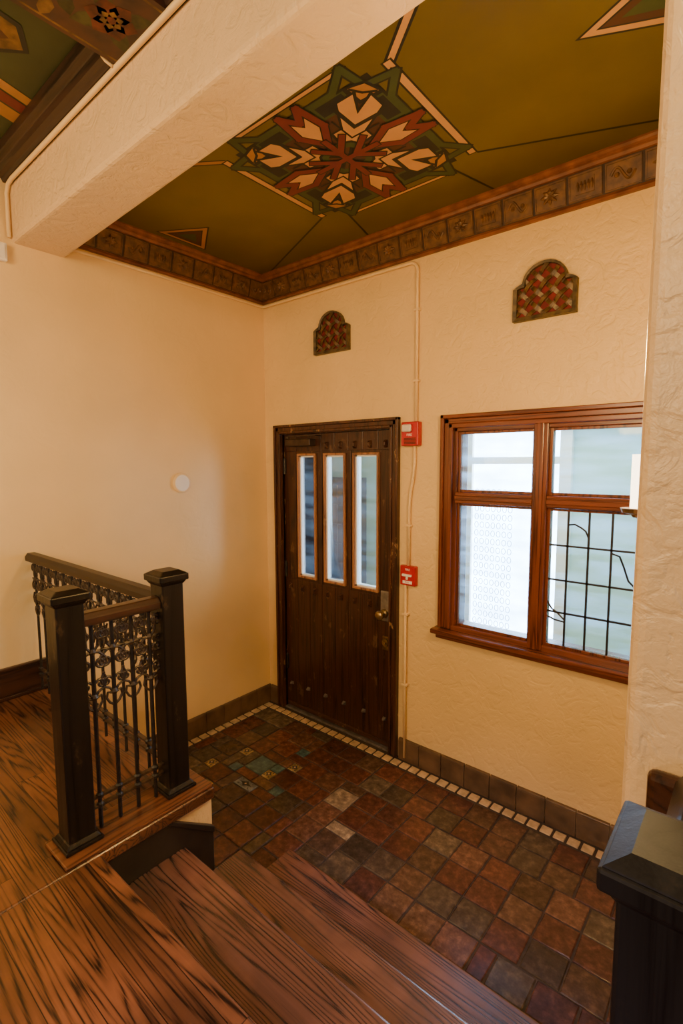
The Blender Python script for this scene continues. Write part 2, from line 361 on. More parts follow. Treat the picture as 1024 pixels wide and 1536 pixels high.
# left bay
m=MB()
m.prism([(0,-1.63,3.235),(0,-1.652,3.235),(0,-1.660,3.25),(0,-1.675,3.26),(0,-1.683,3.285),(0,-1.705,3.295),(0,-1.712,3.33),(0,-1.63,3.33)],(4.5,0,0))
ST(m,'trim_5',M_dark,'dark stained wood crown moulding above the plaster beam','moulding',bevel=.003)
m=MB().box(1.14,1.46,-5.5,-1.60,3.225,3.40,0)
m.box(1.11,1.14,-5.5,-1.62,3.25,3.40,1); m.box(1.46,1.49,-5.5,-1.62,3.25,3.40,1)
m.box(1.09,1.11,-5.5,-1.62,3.28,3.40,1); m.box(1.49,1.51,-5.5,-1.62,3.28,3.40,1)
zz=3.2248
def leaf(x_,y_,an,ln,wd,mi,z=zz):
    ca,sa=math.cos(an),math.sin(an)
    f=lambda a,b_:(x_+a*ca-b_*sa,y_+a*sa+b_*ca,z)
    m.poly([f(0,0),f(ln*.3,-wd),f(ln*.7,-wd*.9),f(ln,0),f(ln*.7,wd*.9),f(ln*.3,wd)],mi)
y=-1.74; i=0
while y>-3.4:
    if i%2==0:
        for kx in range(4): leaf(1.30,y,kx*math.pi/2+.78,.125,.028,4,zz)
        for kx in range(6): leaf(1.30,y,kx*math.pi/3+.3,.078,.030,2,zz-.0003)
        for kx in range(6): leaf(1.30,y,kx*math.pi/3+.8,.036,.012,3,zz-.0006)
        m.poly([(1.30+.014*math.cos(a_*.785),y+.014*math.sin(a_*.785),zz-.0009) for a_ in range(8)],2)
    else:
        for sd in (-1,1):
            leaf(1.30,y,math.pi/2+sd*.9,.10,.024,4); leaf(1.30,y,math.pi/2+sd*2.3,.10,.024,4); leaf(1.30+sd*.06,y,math.pi/2-sd*math.pi/2,.08,.020,3,zz-.0003)
    y-=.15; i+=1
for xx in (1.155,1.437):
    m.poly([(xx,-5.4,zz),(xx+.008,-5.4,zz),(xx+.008,-1.64,zz),(xx,-1.64,zz)],3)
ST(m,'trim_6',[M_beamp,M_dark,M_rflow,M_oflow,M_gflow],'dark wood ceiling beam painted with faded red and ochre flowers','beam')
m=MB().box(-.05,4.5,-5.5,-1.5,3.33,3.42,0)
def q(p,mi,kk): m.poly([(a,b_,3.33-.0003*kk) for a,b_ in p],mi)
q([(.36,-1.70),(.44,-1.70),(.56,-2.1),(.48,-2.1)],1,3); q([(.45,-1.70),(.51,-1.70),(.63,-2.1),(.57,-2.1)],2,4); q([(.52,-1.70),(.57,-1.70),(.69,-2.1),(.64,-2.1)],1,5)
q([(.70,-1.92),(.82,-1.80),(.93,-1.86),(.96,-2.05),(.78,-2.10)],4,6); q([(.72,-1.93),(.82,-1.82),(.91,-1.87),(.94,-2.03),(.79,-2.08)],6,7); q([(.78,-1.92),(.84,-1.87),(.88,-1.93),(.86,-2.02)],5,8)
q([(.05,-2.4),(1.02,-2.4),(1.02,-2.44),(.05,-2.44)],1,1)
q([(1.7,-1.9),(3.9,-1.9),(3.9,-1.94),(1.7,-1.94)],1,1); q([(2.4,-2.2),(2.8,-1.98),(3.2,-2.2),(2.8,-2.5)],2,2)
ST(m,'ceiling.001',[M_dgreen,M_tan2,M_redp,M_green,M_black,M_maroon,M_oflow],'dark green ceiling bay with painted tan and red bands','ceiling')

# floors
m=MB().box(0,1.41,-5.5,-1.53,H-.045,H).box(1.41,4.5,-5.5,-1.95,H-.045,H)
ST(m,'floor',M_floor,'varnished oak plank floor of the upper landing','floor',bevel=.008,seg=3)
ST(MB().box(-.05,4.5,-5.5,.14,-.12,-.005),'floor.001',M_grout,'brown grout bed of the tiled floor','floor')
u=.074; XO,YO=.092,-.108
nx=int((PX-.03-XO)/u); ny=int(1.44/u)
occ=[[False]*ny for _ in range(nx)]
verts=[];faces=[];cols=[]
pal=[(.120,.046,.027),(.130,.050,.029),(.095,.037,.023),(.105,.060,.034),(.084,.049,.030),(.108,.044,.027),(.080,.058,.036),(.130,.070,.040),(.090,.037,.024),(.076,.054,.036),(.148,.072,.042),(.116,.045,.027),(.115,.085,.052)]
def tile(i,j,a,b_,col=None):
    x0=XO+i*u+.0035; x1=XO+(i+a)*u-.0035; y1=YO-j*u-.0035; y0=YO-(j+b_)*u+.0035
    if col is None: 
        col=random.choice(pal); f=random.uniform(.7,1.15); col=tuple(c*f for c in col)
    z=random.uniform(-.0008,.0012); e=.004; dz=.003
    t=[random.uniform(-.0009,.0009) for _ in range(4)]
    n=len(verts); w_=lambda: random.uniform(-.0022,.0022)
    c8=[(x0+w_(),y0+w_()),(x1+w_(),y0+w_()),(x1+w_(),y1+w_()),(x0+w_(),y1+w_())]
    verts.extend([(*p,-.01) for p in c8]+[(*p,z-dz) for p in c8]+[(c8[0][0]+e,c8[0][1]+e,z+t[0]),(c8[1][0]-e,c8[1][1]+e,z+t[1]),(c8[2][0]-e,c8[2][1]-e,z+t[2]),(c8[3][0]+e,c8[3][1]-e,z+t[3])])
    for base in (0,4):
        for kq in range(4):
            kk=(kq+1)%4; faces.append((n+base+kq,n+base+kk,n+base+4+kk,n+base+4+kq)); cols.append(col)
    faces.append((n+8,n+9,n+10,n+11)); cols.append(col)
    return (x0,x1,y0,y1,z+.0015)
TEAL=(.075,.135,.125)
PALE=(.27,.20,.13)
spec={(6,6):(2,2,TEAL),(8,7):(1,1,'pat'),(5,8):(1,1,TEAL),(4,6):(1,1,'pat'),(9,5):(1,1,'pat'),(7,9):(2,1,'pat2'),(10,8):(1,1,TEAL),(3,9):(1,1,'pat'),(8,3):(1,1,TEAL),(8,6):(1,1,TEAL),(5,11):(1,1,'pat'),(14,5):(2,2,PALE),(16,8):(2,1,PALE)}
def place(i,j,a,b_,col=None):
    for p in range(a):
        for r in range(b_): occ[i+p][j+r]=True
    return tile(i,j,a,b_,col)
motifs=[]
for (i,j),(a,b_,cc) in spec.items():
    if cc=='pat' : motifs.append(place(i,j,a,b_,(.36,.25,.11)))
    elif cc=='pat2': motifs.append(place(i,j,a,b_,(.20,.21,.20)))
    else: place(i,j,a,b_,cc)
for j in range(ny):
    for i in range(nx):
        if occ[i][j]: continue
        y=YO-j*u
        if y<-1.10 and XO+i*u>1.45: continue
        r=random.random()
        for a,b_ in ([(2,2)] if r<.92 else [(2,1)] if r<.95 else [(1,2)] if r<.98 else [(1,1)])+[(2,1),(1,2),(1,1)]:
            if i+a<=nx and j+b_<=ny and not any(occ[i+p][j+q_] for p in range(a) for q_ in range(b_)):
                place(i,j,a,b_); break
me=bpy.data.meshes.new('floor_tiles'); me.from_pydata(verts,[],faces)
ca=me.color_attributes.new('Col','FLOAT_COLOR','CORNER')
for p,cc in zip(me.polygons,cols):
    for li in p.loop_indices: ca.data[li].color=(*cc,1)
me.materials.append(M_tile)
o=bpy.data.objects.new('floor.002',me); COL.objects.link(o); o['kind']='structure'; o['label']='brown and brick red quarry tiles with a few patterned tiles'; o['category']='floor'
mm=MB()
for (x0,x1,y0,y1,z) in motifs:
    mx_,my_=(x0+x1)/2,(y0+y1)/2; a=(x1-x0)/2*.75; b_=(y1-y0)/2*.75
    mm.poly([(mx_-a,my_,z),(mx_-a*.35,my_-b_*.35,z),(mx_,my_-b_,z),(mx_+a*.35,my_-b_*.35,z),(mx_+a,my_,z),(mx_+a*.35,my_+b_*.35,z),(mx_,my_+b_,z),(mx_-a*.35,my_+b_*.35,z)],0)
    for s1 in (-1,1):
        for s2 in (-1,1):
            X=mx_+s1*a*.8; Y=my_+s2*b_*.8; mm.poly([(X-.006,Y,z),(X,Y-.006,z),(X+.006,Y,z),(X,Y+.006,z)],0)
    mm.poly([(mx_-.008,my_,z+.0005),(mx_,my_-.008,z+.0005),(mx_+.008,my_,z+.0005),(mx_,my_+.008,z+.0005)],1)
ST(mm,'floor.003',[M_black,M_cream],'dark star inlays of the patterned floor tiles','floor')
m=MB()
x=.092
while x<2.68:
    m.box(x,x+.053,-.092,-.038,-.01,.001); x+=.066
y=-.04
while y>-1.5:
    m.box(.028,.080,y-.053,y,-.01,.001); y-=.066
ST(m,'trim_7',M_cream,'border row of small cream floor tiles','floor border',bevel=.003)
def base(name,fn,a,b_):
    m=MB(); n=max(1,round((b_-a)/.155)); st=(b_-a)/n
    for i in range(n):
        s0=a+i*st+.002; s1=a+(i+1)*st-.002
        d=tuple(q_-p for p,q_ in zip(fn(s0,0,0),fn(s1,0,0)))
        m.prism([fn(s0,o,z) for o,z in ((0,-.005),(.018,-.005),(.018,.118),(.014,.130),(0,.134))],d)
    return ST(m,name,M_base,'brown glazed tile skirting','baseboard',bevel=.002)
base('baseboard_back',lambda s,o,z:(s,-o,z),1.225,PX)
base('baseboard_corner',lambda s,o,z:(s,-o,z),.02,.115)
base('baseboard_left',lambda s,o,z:(o,-s,z),0,1.53)
base('baseboard_right',lambda s,o,z:(PX-o,-s,z),0,1.13)
m=MB().box(0,.018,-5.5,-1.53,H,H+.15).box(0,.026,-5.5,-1.53,H+.15,H+.165).box(0,.03,-5.5,-1.53,H,H+.02)
ST(m,'baseboard_landing',M_railw,'dark red-brown wood baseboard','baseboard',bevel=.004)

# stairs
st=thing('staircase',(2.1,-1.55,0),'three varnished oak treads going down to the tiled floor','stairs')
for (y0,y1,z) in [(-1.95,-1.65,.5085),(-1.68,-1.40,.339),(-1.43,-1.13,.1695)]:
    MB().box(1.39,PX-.002,y0,y1,z-.032,z).obj('tread',M_tread,(2.1+y0,-1.55,-y0*3.1),st,bevel=.010,seg=3).location=(y0,0,-y0*3.1)
for (y,z0,z1) in [(-1.975,.5085,.633),(-1.675,.339,.4765),(-1.425,.1695,.307),(-1.155,0,.1375)]:
    MB().box(1.39,PX-.002,y,y+.018,z0,z1).obj('riser',M_skirt,(2.1,-1.55,0),st)
m=MB()
def zt(y): return .632-(y+1.71)*.66
m.prism([(1.385,-1.95,.632),(1.385,-1.71,.632),(1.385,-1.532,zt(-1.532)),(1.385,-1.532,0.0),(1.385,-1.95,0.0)],(.012,0,0))
m.prism([(1.385,-1.72,.632),(1.385,-1.70,.632),(1.385,-1.532,zt(-1.532)+.004),(1.385,-1.532,zt(-1.532)-.02)],(.02,0,0))
m.obj('stringer',M_skirt,(2.1,-1.55,0),st,bevel=.002)
m=MB(); m.box(1.24,1.405,-2.05,-1.535,H,H+.012)
ST(m,'trim_10',M_capw,'oak edging board under the landing railing','edging',bevel=.004)

# ------------------------------------------------------------ newels
def newel(x,y,sc,label,ztop=1.505,zb=H+.012,mat=None):
    mat=mat or M_newel
    t=thing('newel_post',(x,y,zb),label,'newel post','stair newel posts')
    a=.041*sc
    b0=(x,y,zb)
    m=MB(); m.box(x-a,x+a,y-a,y+a,zb,ztop-.03)
    m.obj('shaft',mat,b0,t,bevel=.005)
    m=MB(); m.box(x-a-.016,x+a+.016,y-a-.016,y+a+.016,zb,zb+.012); m.frust(x,y,zb+.012,zb+.026,a+.011,a+.002)
    m.obj('base_shoe',mat,b0,t,bevel=.003)
    m=MB(); m.frust(x,y,ztop-.050,ztop-.036,a+.001,a+.010)
    m.box(x-a-.015,x+a+.015,y-a-.015,y+a+.015,ztop-.036,ztop-.012); m.frust(x,y,ztop-.012,ztop,a+.013,a*.8)
    m.obj('cap',mat,b0,t,bevel=.004)
    return t
newel(1.309,-1.976,1,'dark square wooden newel post at the head of the stairs')
newel(1.309,-1.635,1,'dark square wooden newel post at the landing corner')
newel(2.872,-2.01,1.22,'near-black wooden newel post with a broad cap beside the pier',zb=H,mat=M_newelc)

# ------------------------------------------------------------ railings
def spiral(cx_,cz,r0,r1,a0,turns,n=18):
    return [(cx_+(r0+(r1-r0)*t/n)*math.cos(a0+turns*2*math.pi*t/n),0,cz+(r0+(r1-r0)*t/n)*math.sin(a0+turns*2*math.pi*t/n)) for t in range(n+1)]
ZT=.70
mb=MB()
mb.tube([(0,0,.012),(0,0,ZT)],.0066,6)
for z in (.090,.122): mb.tube([(0,0,z-.010),(0,0,z-.005),(0,0,z+.005),(0,0,z+.010)],[.007,.0125,.0125,.007],8)
me_b=mb.obj('tmp',M_iron).data; bpy.data.objects.remove(bpy.data.objects['tmp'])
sb=MB(); T=.0048
for sd in (-1,1):
    mir=lambda P:[(sd*a,0,c_) for a,_,c_ in P]
    sb.tube(mir(spiral(.024,.660,.006,.021,-.5,1.35,20)+[(.018,0,.622),(.004,0,.605)]),T,6)
    sb.tube(mir([(.002,0,.605),(.020,0,.600),(.036,0,.585)]+spiral(.024,.566,.020,.005,.5,-1.25,18)),T,6)
    sb.tube(mir([(.002,0,.450),(.014,0,.470),(.034,0,.480),(.042,0,.505),(.030,0,.53)]),T*.9,6)
    sb.tube(mir(spiral(.022,.495,.004,.017,2.2,1.1,16)),T*.9,6)
    sb.tube(mir([(.003,0,.41),(.016,0,.42),(.026,0,.438),(.022,0,.456),(.010,0,.452)]),T*.9,6)
sb.tube([(-.04,0,.605),(.04,0,.605)],.004,6)
for z in (.605,.455): sb.tube([(0,0,z-.010),(0,0,z),(0,0,z+.010)],[.007,.013,.007],8)
me_s=sb.obj('tmp',M_scroll).data; bpy.data.objects.remove(bpy.data.objects['tmp'])
def railing(p0,p1,n,axis,label,matw):
    base_=(p0[0],p0[1],H); t=thing('stair_railing',base_,label,'railing','landing railings')
    x0,y0=p0; x1,y1=p1
    hw=.030
    m=MB()
    if axis=='x':
        pr=[(x0,y0-hw,1.378),(x0,y0+hw,1.378),(x0,y0+hw,1.40),(x0,y0+hw*.6,1.418),(x0,y0-hw*.6,1.418),(x0,y0-hw,1.40)]; d=(x1-x0,0,0)
    else:
        pr=[(x0-hw,y0,1.378),(x0+hw,y0,1.378),(x0+hw,y0,1.40),(x0+hw*.6,y0,1.418),(x0-hw*.6,y0,1.418),(x0-hw,y0,1.40)]; d=(0,y1-y0,0)
    m.prism(pr,d); m.obj('top_rail',matw,base_,t,bevel=.003)
    for z in (H+.090,H+.122):
        m=MB()
        if axis=='x': m.box(x0,x1,y0-.008,y0+.008,z-.004,z+.004)
        else: m.box(x0-.008,x0+.008,y0,y1,z-.004,z+.004)
        m.obj('bottom_rail',M_ironb,base_,t)
    for i in range(n):
        f=(i+.5)/n; lx=(x1-x0)*f; ly=(y1-y0)*f
        for nm,dd in (('baluster',me_b),('scroll',me_s)):
            o=bpy.data.objects.new(nm,dd); COL.objects.link(o); o.parent=t; o.location=(lx,ly,0)
            if axis=='y': o.rotation_euler=(0,0,math.pi/2)
railing((1.309,-1.935),(1.309,-1.676),4,'y','short wrought iron scroll railing with wooden handrail between two newels',M_railw)
railing((0.0,-1.635),(1.268,-1.635),14,'x','long wrought iron scroll railing with dark handrail running to the wall',M_railx)
t=thing('handrail',(2.868,-1.95,1.3),'dark rounded wooden handrail end meeting the plaster pier','handrail')
m=MB(); m.prism([(2.835,-1.94,1.30),(2.895,-1.94,1.30),(2.905,-1.94,1.375),(2.885,-1.94,1.405),(2.85,-1.94,1.405),(2.83,-1.94,1.375)],(0,.285,0)); m.obj('rail',M_railx,(2.868,-1.95,1.3),t,bevel=.006)
m=MB(); m.box(2.79,2.95,-1.66,-1.632,1.20,1.375); m.obj('wall_plate',M_railw,(2.868,-1.95,1.3),t,bevel=.012,seg=3)

# ------------------------------------------------------------ door
m=MB()
def casing(m,x0,x1,z0,z1,depths):
    for a,b_,o in depths:
        m.box(x0+a,x0+b_,-o,.02,z0,z1-a); m.box(x1-b_,x1-a,-o,.02,z0,z1-a)
        m.box(x0+a,x1-a,-o,.02,z1-b_,z1-a)
casing(m,.118,1.215,0,2.15,[(0,.018,.034),(.018,.045,.022),(.045,.062,.030)])
m.box(.15,.180,0,.14,0,2.11); m.box(1.158,1.185,0,.14,0,2.11); m.box(.15,1.185,0,.14,2.082,2.11)
ST(m,'trim_8',M_frame,'dark worn wooden door frame with stepped moulding','door frame',bevel=.003)
m=MB(); m.box(.15,1.185,-.005,.14,-.006,.008)
ST(m,'trim_9',M_steel,'worn metal door threshold','threshold',bevel=.002)
d=thing('door_1',(.667,.04,0),'dark wooden entrance door with three tall glass lights','door'); d['kind']='structure'
dbb=(.667,.04,0)
lights=[(.33,.485),(.585,.755),(.845,1.030)]
zb,zt_=1.05,1.93
y0,y1=.025,.070
m=MB(); xs=[.183]+[v for l in lights for v in l]+[1.155]
for i in range(0,len(xs),2): m.box(xs[i],xs[i+1],y0,y1,.012,2.08)
for a,b_ in lights: m.box(a,b_,y0,y1,.012,zb); m.box(a,b_,y0,y1,zt_,2.08)
m.obj('leaf',M_door,dbb,d)
m=MB()
x=.183
while x<1.15:
    x2=min(x+.1215,1.155); m.box(x+.001,x2-.001,y0-.005,y0,.012,zb-.035); m.box(x+.001,x2-.001,y0-.005,y0,zt_+.03,2.08); x=x2
for a,b_ in [(.183,.30),(.515,.555),(.785,.815),(1.06,1.155)]: m.box(a+.002,b_-.002,y0-.005,y0,zb-.033,zt_+.028)
m.obj('planking',M_door,dbb,d,bevel=.002)
for a,b_ in lights:
    m=MB(); f=.013
    m.box(a-f,a+.002,y0-.016,y0+.01,zb-f,zt_+f); m.box(b_-.002,b_+f,y0-.016,y0+.01,zb-f,zt_+f); m.box(a,b_,y0-.016,y0+.01,zb-f,zb+.002); m.box(a,b_,y0-.016,y0+.01,zt_-.002,zt_+f)
    m.obj('glazing_frame',M_orange,dbb,d,bevel=.003)
    m=MB(); f=.013
    m.box(a,a+f,y0+.002,y1+.004,zb,zt_); m.box(b_-f,b_,y0+.002,y1+.004,zb,zt_); m.box(a,b_,y0+.002,y1+.004,zb,zb+f); m.box(a,b_,y0+.002,y1+.004,zt_-f,zt_)
    m.obj('glazing_stop',M_whtxt,dbb,d)
    MB().box(a,b_,.045,.049,zb,zt_).obj('glass_light',M_dglass,dbb,d)
for z,dz in ((.955,1),(.20,0),(1.995,1)):
    for i in range(8 if dz else 6):
        x=.235+i*(.86/(7 if dz else 5))
        if z==1.995 and x<.56: continue
        if z==.955 and x>1.05: continue
        m=MB(); hh=.026 if dz else .012
        m.quadbox([(x-.014,y0-.004,z-hh),(x+.014,y0-.004,z-hh),(x+.014,y0-.004,z+hh),(x-.014,y0-.004,z+hh),(x-.006,y0-.030,z-hh*.4),(x+.006,y0-.030,z-hh*.4),(x+.006,y0-.030,z+hh*.4),(x-.006,y0-.030,z+hh*.4)])
        m.obj('peg',M_doorx if dz else M_steel,dbb,d,bevel=.002)
for z in (1.85,1.08,.36):
    m=MB(); m.tube([(.186,.016,z-.055),(.186,.016,z+.055)],.010,10); m.box(.178,.200,.018,.028,z-.05,z+.05); m.tube([(.186,.016,z+.055),(.186,.016,z+.066)],[.010,.004],10)
    m.obj('hinge',M_iron,dbb,d)
m=MB(); m.box(.25,.50,-.045,.020,1.995,2.045); m.obj('door_closer',M_closer,dbb,d,bevel=.008,seg=3)
m=MB(); m.tube([(.27,-.035,2.05),(.27,-.035,2.062)],.014,10); m.box(.262,.56,-.044,-.032,2.060,2.067); m.box(.55,.565,-.06,.0,2.060,2.067); m.obj('closer_arm',M_closer,dbb,d,bevel=.002)
m=MB(); m.box(1.065,1.135,.006,.022,.86,1.06); m.obj('lock_plate',M_steel,dbb,d,bevel=.008,seg=3)
m=MB(); m.tube([(1.10,.01,.915),(1.10,-.010,.915)],[.030,.026],14); m.tube([(1.10,-.012,.915),(1.10,-.035,.915)],.012,10); m.tube([(1.10,-.033,.915),(1.10,-.040,.915),(1.10,-.055,.915),(1.10,-.068,.915),(1.10,-.072,.915)],[.014,.026,.031,.024,.008],14)
m.obj('door_knob',M_brass,dbb,d,smooth=True)
m=MB(); m.tube([(1.105,.018,.72),(1.105,.002,.72)],[.028,.024],16); m.box(1.08,1.13,.012,.02,.67,.76); m.tube([(1.105,.0,.72),(1.105,-.012,.72)],.010,10); m.obj('deadbolt',M_brass,dbb,d,bevel=.002)
m=MB(); m.box(.19,1.15,.010,.024,.02,.05); m.obj('kick_strip',M_doorx,dbb,d,bevel=.003)

# ------------------------------------------------------------ window
wn=thing('window_1',(2.05,-.02,.88),'red-brown wooden interior window with four panes and leaded glass','window'); wn['kind']='structure'
wb=(2.05,-.02,.88)
X0,X1,Z0,Z1=1.505,2.615,.925,2.14
m=MB()
prof=[(0,.022,.042),(.022,.050,.030),(.050,.075,.038)]
for a,b_,o in prof:
    m.box(X0+a,X0+b_,-o,.02,Z0,Z1-a); m.box(X1-b_,X1-a,-o,.02,Z0,Z1-a)
m.box(X0+.07,X0+.095,-.012,.12,Z0,Z1-.07); m.box(X1-.095,X1-.07,-.012,.12,Z0,Z1-.07)
m.obj('jamb_casing',M_window,wb,wn,bevel=.004)
m=MB()
for a,b_,o in prof: m.box(X0+a,X1-a,-o,.02,Z1-b_,Z1-a)
m.box(X0+.07,X1-.07,-.012,.12,Z1-.095,Z1-.07)
m.obj('head_casing',M_windowx,wb,wn,bevel=.004)
m=MB(); m.box(X0-.03,X1+.03,-.075,.02,.890,.918); m.box(X0-.01,X1+.01,-.045,.02,.860,.890); m.box(X0+.07,X1-.07,-.02,.12,.90,.945)
m.obj('sill',M_windowx,wb,wn,bevel=.007,seg=3)
m=MB(); m.box(2.022,2.092,-.030,.09,.92,Z1-.07); m.box(2.040,2.074,-.040,.0,.92,Z1-.07); m.obj('mullion',M_window,wb,wn,bevel=.004)
m=MB()
for a,b_ in ((X0+.09,2.022),(2.092,X1-.09)): m.box(a,b_,-.026,.09,1.650,1.712); m.box(a,b_,-.034,0,1.668,1.694)
m.obj('transom',M_windowx,wb,wn,bevel=.004)
for a,b_,c_,e in [(1.60,2.022,1.712,2.045),(2.092,2.52,1.712,2.045),(1.60,2.022,.945,1.650),(2.092,2.52,.945,1.650)]:
    m=MB(); f=.014
    m.box(a,a+f,.0,.03,c_,e); m.box(b_-f,b_,.0,.03,c_,e); m.box(a+f,b_-f,.0,.03,c_,c_+f); m.box(a+f,b_-f,.0,.03,e-f,e)
    m.obj('sash_bead',M_window,wb,wn,bevel=.002)
    MB().box(a+.005,b_-.005,.016,.020,c_+.005,e-.005).obj('pane',M_glass,wb,wn)
m=MB(); yl=.012
for x in (2.19,2.285,2.385): m.box(x-.0045,x+.0045,yl-.005,yl+.004,.955,1.64)
for z in (1.465,1.29,1.125): m.box(2.10,2.51,yl-.005,yl+.004,z-.0045,z+.0045)
m.tube([(2.19,yl,1.57),(2.22,yl,1.575),(2.25,yl,1.56),(2.27,yl,1.545),(2.285,yl,1.51)],.0045,6)
m.tube([(2.385,yl,1.45),(2.42,yl,1.44),(2.44,yl,1.39),(2.46,yl,1.33),(2.50,yl,1.29)],.0045,6)
m.tube([(2.10,yl,1.18),(2.125,yl,1.14),(2.15,yl,1.125),(2.19,yl,1.09)],.0045,6)
m.tube([(2.10,yl,1.10),(2.14,yl,1.085),(2.19,yl,1.08)],.0045,6)
m.obj('leading',M_iron,wb,wn)

# ------------------------------------------------------------ vestibule beyond
ST(MB().box(-2,4.5,1.6,1.7,-.1,2.8),'wall_vestibule',M_mint,'pale mint painted wall of the outer vestibule','wall')
ST(MB().box(-2.1,-2,.14,1.7,-.1,2.8),'wall_vestibule_side',M_mint,'pale mint side wall of the outer vestibule','wall')
ST(MB().box(3.3,3.4,.14,1.7,-.1,2.8),'wall_vestibule_end',M_mint,'pale mint end wall of the outer vestibule','wall')
ST(MB().box(-2.1,4.5,.14,1.7,2.7,2.8),'ceiling.002',M_mint,'pale vestibule ceiling','ceiling')
ST(MB().box(-2.1,4.5,.14,1.7,-.12,-.01),'floor.004',M_vfloor,'vestibule floor','floor')
wv=thing('window_2',(1.3,1.58,0),'sunlit frosted street door glass with a lacy pattern','window'); wv['kind']='structure'
MB().box(.95,1.68,1.575,1.585,.15,2.35).obj('frosted_pane',M_frost,(1.3,1.58,0),wv)
m=MB()
for (a,b_,c_,e) in [(.86,.95,.0,2.45),(1.68,1.77,.0,2.45),(.86,1.77,2.35,2.45),(.86,1.77,0,.15),(.95,1.68,1.86,1.92)]: m.box(a,b_,1.54,1.6,c_,e)
m.obj('frame',M_white,(1.3,1.58,0),wv,bevel=.004)
m=MB()
for i in range(7):
    for j in range(20):
        x=.99+i*.05; z=.25+j*.072
        m.tube([(x+.018*math.cos(a*math.pi/4),1.568,z+.026*math.sin(a*math.pi/4)) for a in range(9)],.0035,4,cap=False)
m.obj('lace_grille',M_lace,(1.3,1.58,0),wv)
mbx=thing('mailbox_bank',(-.7,1.5,-.01),'grey metal bank of small letter boxes against the vestibule wall','mailbox')
m=MB().box(-1.15,-.25,1.50,1.598,-.01,1.72); m.obj('cabinet',M_gray,(-.7,1.5,-.01),mbx,bevel=.005)
m=MB()
for i in range(6):
    for j in range(6): m.box(-1.13+i*.145,-1.13+i*.145+.13,1.49,1.50,.40+j*.21,.40+j*.21+.19)
m.obj('box_doors',M_gray,(-.7,1.5,-.01),mbx,bevel=.003)
wd_=thing('notice_board',(.72,1.55,-.01),'dark framed notice panel beside the street door','notice board')
m=MB().box(.56,.84,1.57,1.598,-.01,1.75); m.obj('board',M_gray,(.72,1.55,-.01),wd_,bevel=.003)
m=MB()
for j in range(4): m.box(.60,.80,1.562,1.57,.50+j*.31,.50+j*.31+.24)
m.obj('panel_sheet',M_mint,(.72,1.55,-.01),wd_)

# ------------------------------------------------------------ vents
def vent(xc,zb_,label):
    t=thing('wall_vent',(xc,-.01,zb_),label,'vent','arched wall vents'); b0=(xc,-.01,zb_)
    def outline(g):
        W=.15-g; pts=[(-W,g),(W,g),(W,.155),(W-.015+.0,.165-g*.3),(.105-g*.5,.178-g)]
        pts+= [(.105*math.cos(a)*(1-g*5),.172+(.092)*math.sin(a)*(1-g*7)) for a in [math.pi*k_/12 for k_ in range(1,12)]]
        pts+=[(-(.105-g*.5),.178-g),(-W+.015,.165-g*.3),(-W,.155)]
        return pts
    o1=outline(0); o2=outline(.018)
    m=MB(); m.prism([(xc+a,0,zb_+c_) for a,c_ in outline(.01)],(0,-.004,0)); m.obj('backing',M_ventr,b0,t)
    m=MB(); n=len(o1)
    for k_ in range(n):
        j=(k_+1)%n; A,B,C_,D=o1[k_],o1[j],o2[j],o2[k_]
        m.quadbox([(xc+A[0],.0,zb_+A[1]),(xc+B[0],.0,zb_+B[1]),(xc+C_[0],.0,zb_+C_[1]),(xc+D[0],.0,zb_+D[1]),
                   (xc+A[0],-.030,zb_+A[1]),(xc+B[0],-.030,zb_+B[1]),(xc+C_[0],-.025,zb_+C_[1]),(xc+D[0],-.025,zb_+D[1])])
    m.obj('frame',M_ventf,b0,t)
    def inside(a,c_):
        if abs(a)<.139 and .012<c_<.160: return True
        return c_>=.15 and (a/.098)**2+((c_-.165)/.086)**2<1
    m=MB(); p=.052; r2=math.sqrt(.5)
    for i in range(-8,12):
        for j in range(-8,12):
            U_=i*p; V_=j*p
            a=(U_-V_)*r2; c_=(U_+V_)*r2+.02
            over=(i+j)%2
            for dirn in (0,1):
                top=(over==dirn)
                du=(r2,r2) if dirn==0 else (-r2,r2); dv=(-du[1],du[0])
                hl=p*.70 if top else p*.32; hw=p*.19
                ns=8
                for sl in range(ns):
                    s0=-hl+2*hl*sl/ns; s1=-hl+2*hl*(sl+1)/ns; sm_=(s0+s1)/2
                    if not inside(a+du[0]*sm_,c_+du[1]*sm_): continue
                    def yy(s_): return -.008-(.015*math.cos(s_/hl*math.pi/2) if top else 0)
                    q4=[(a+s_*du[0]+sg*dv[0],c_+s_*du[1]+sg*dv[1],yy(s_)) for s_,sg in ((s0,-hw),(s1,-hw),(s1,hw),(s0,hw))]
                    m.quadbox([(xc+g[0],g[2]+.005,zb_+g[1]) for g in q4]+[(xc+g[0],g[2],zb_+g[1]) for g in q4])
    m.obj('woven_lattice',M_ventg,b0,t)
vent(.68,2.60,'small arched vent grille with bronze woven lattice above the door')
vent(2.045,2.575,'arched vent grille with bronze woven lattice over red above the window')

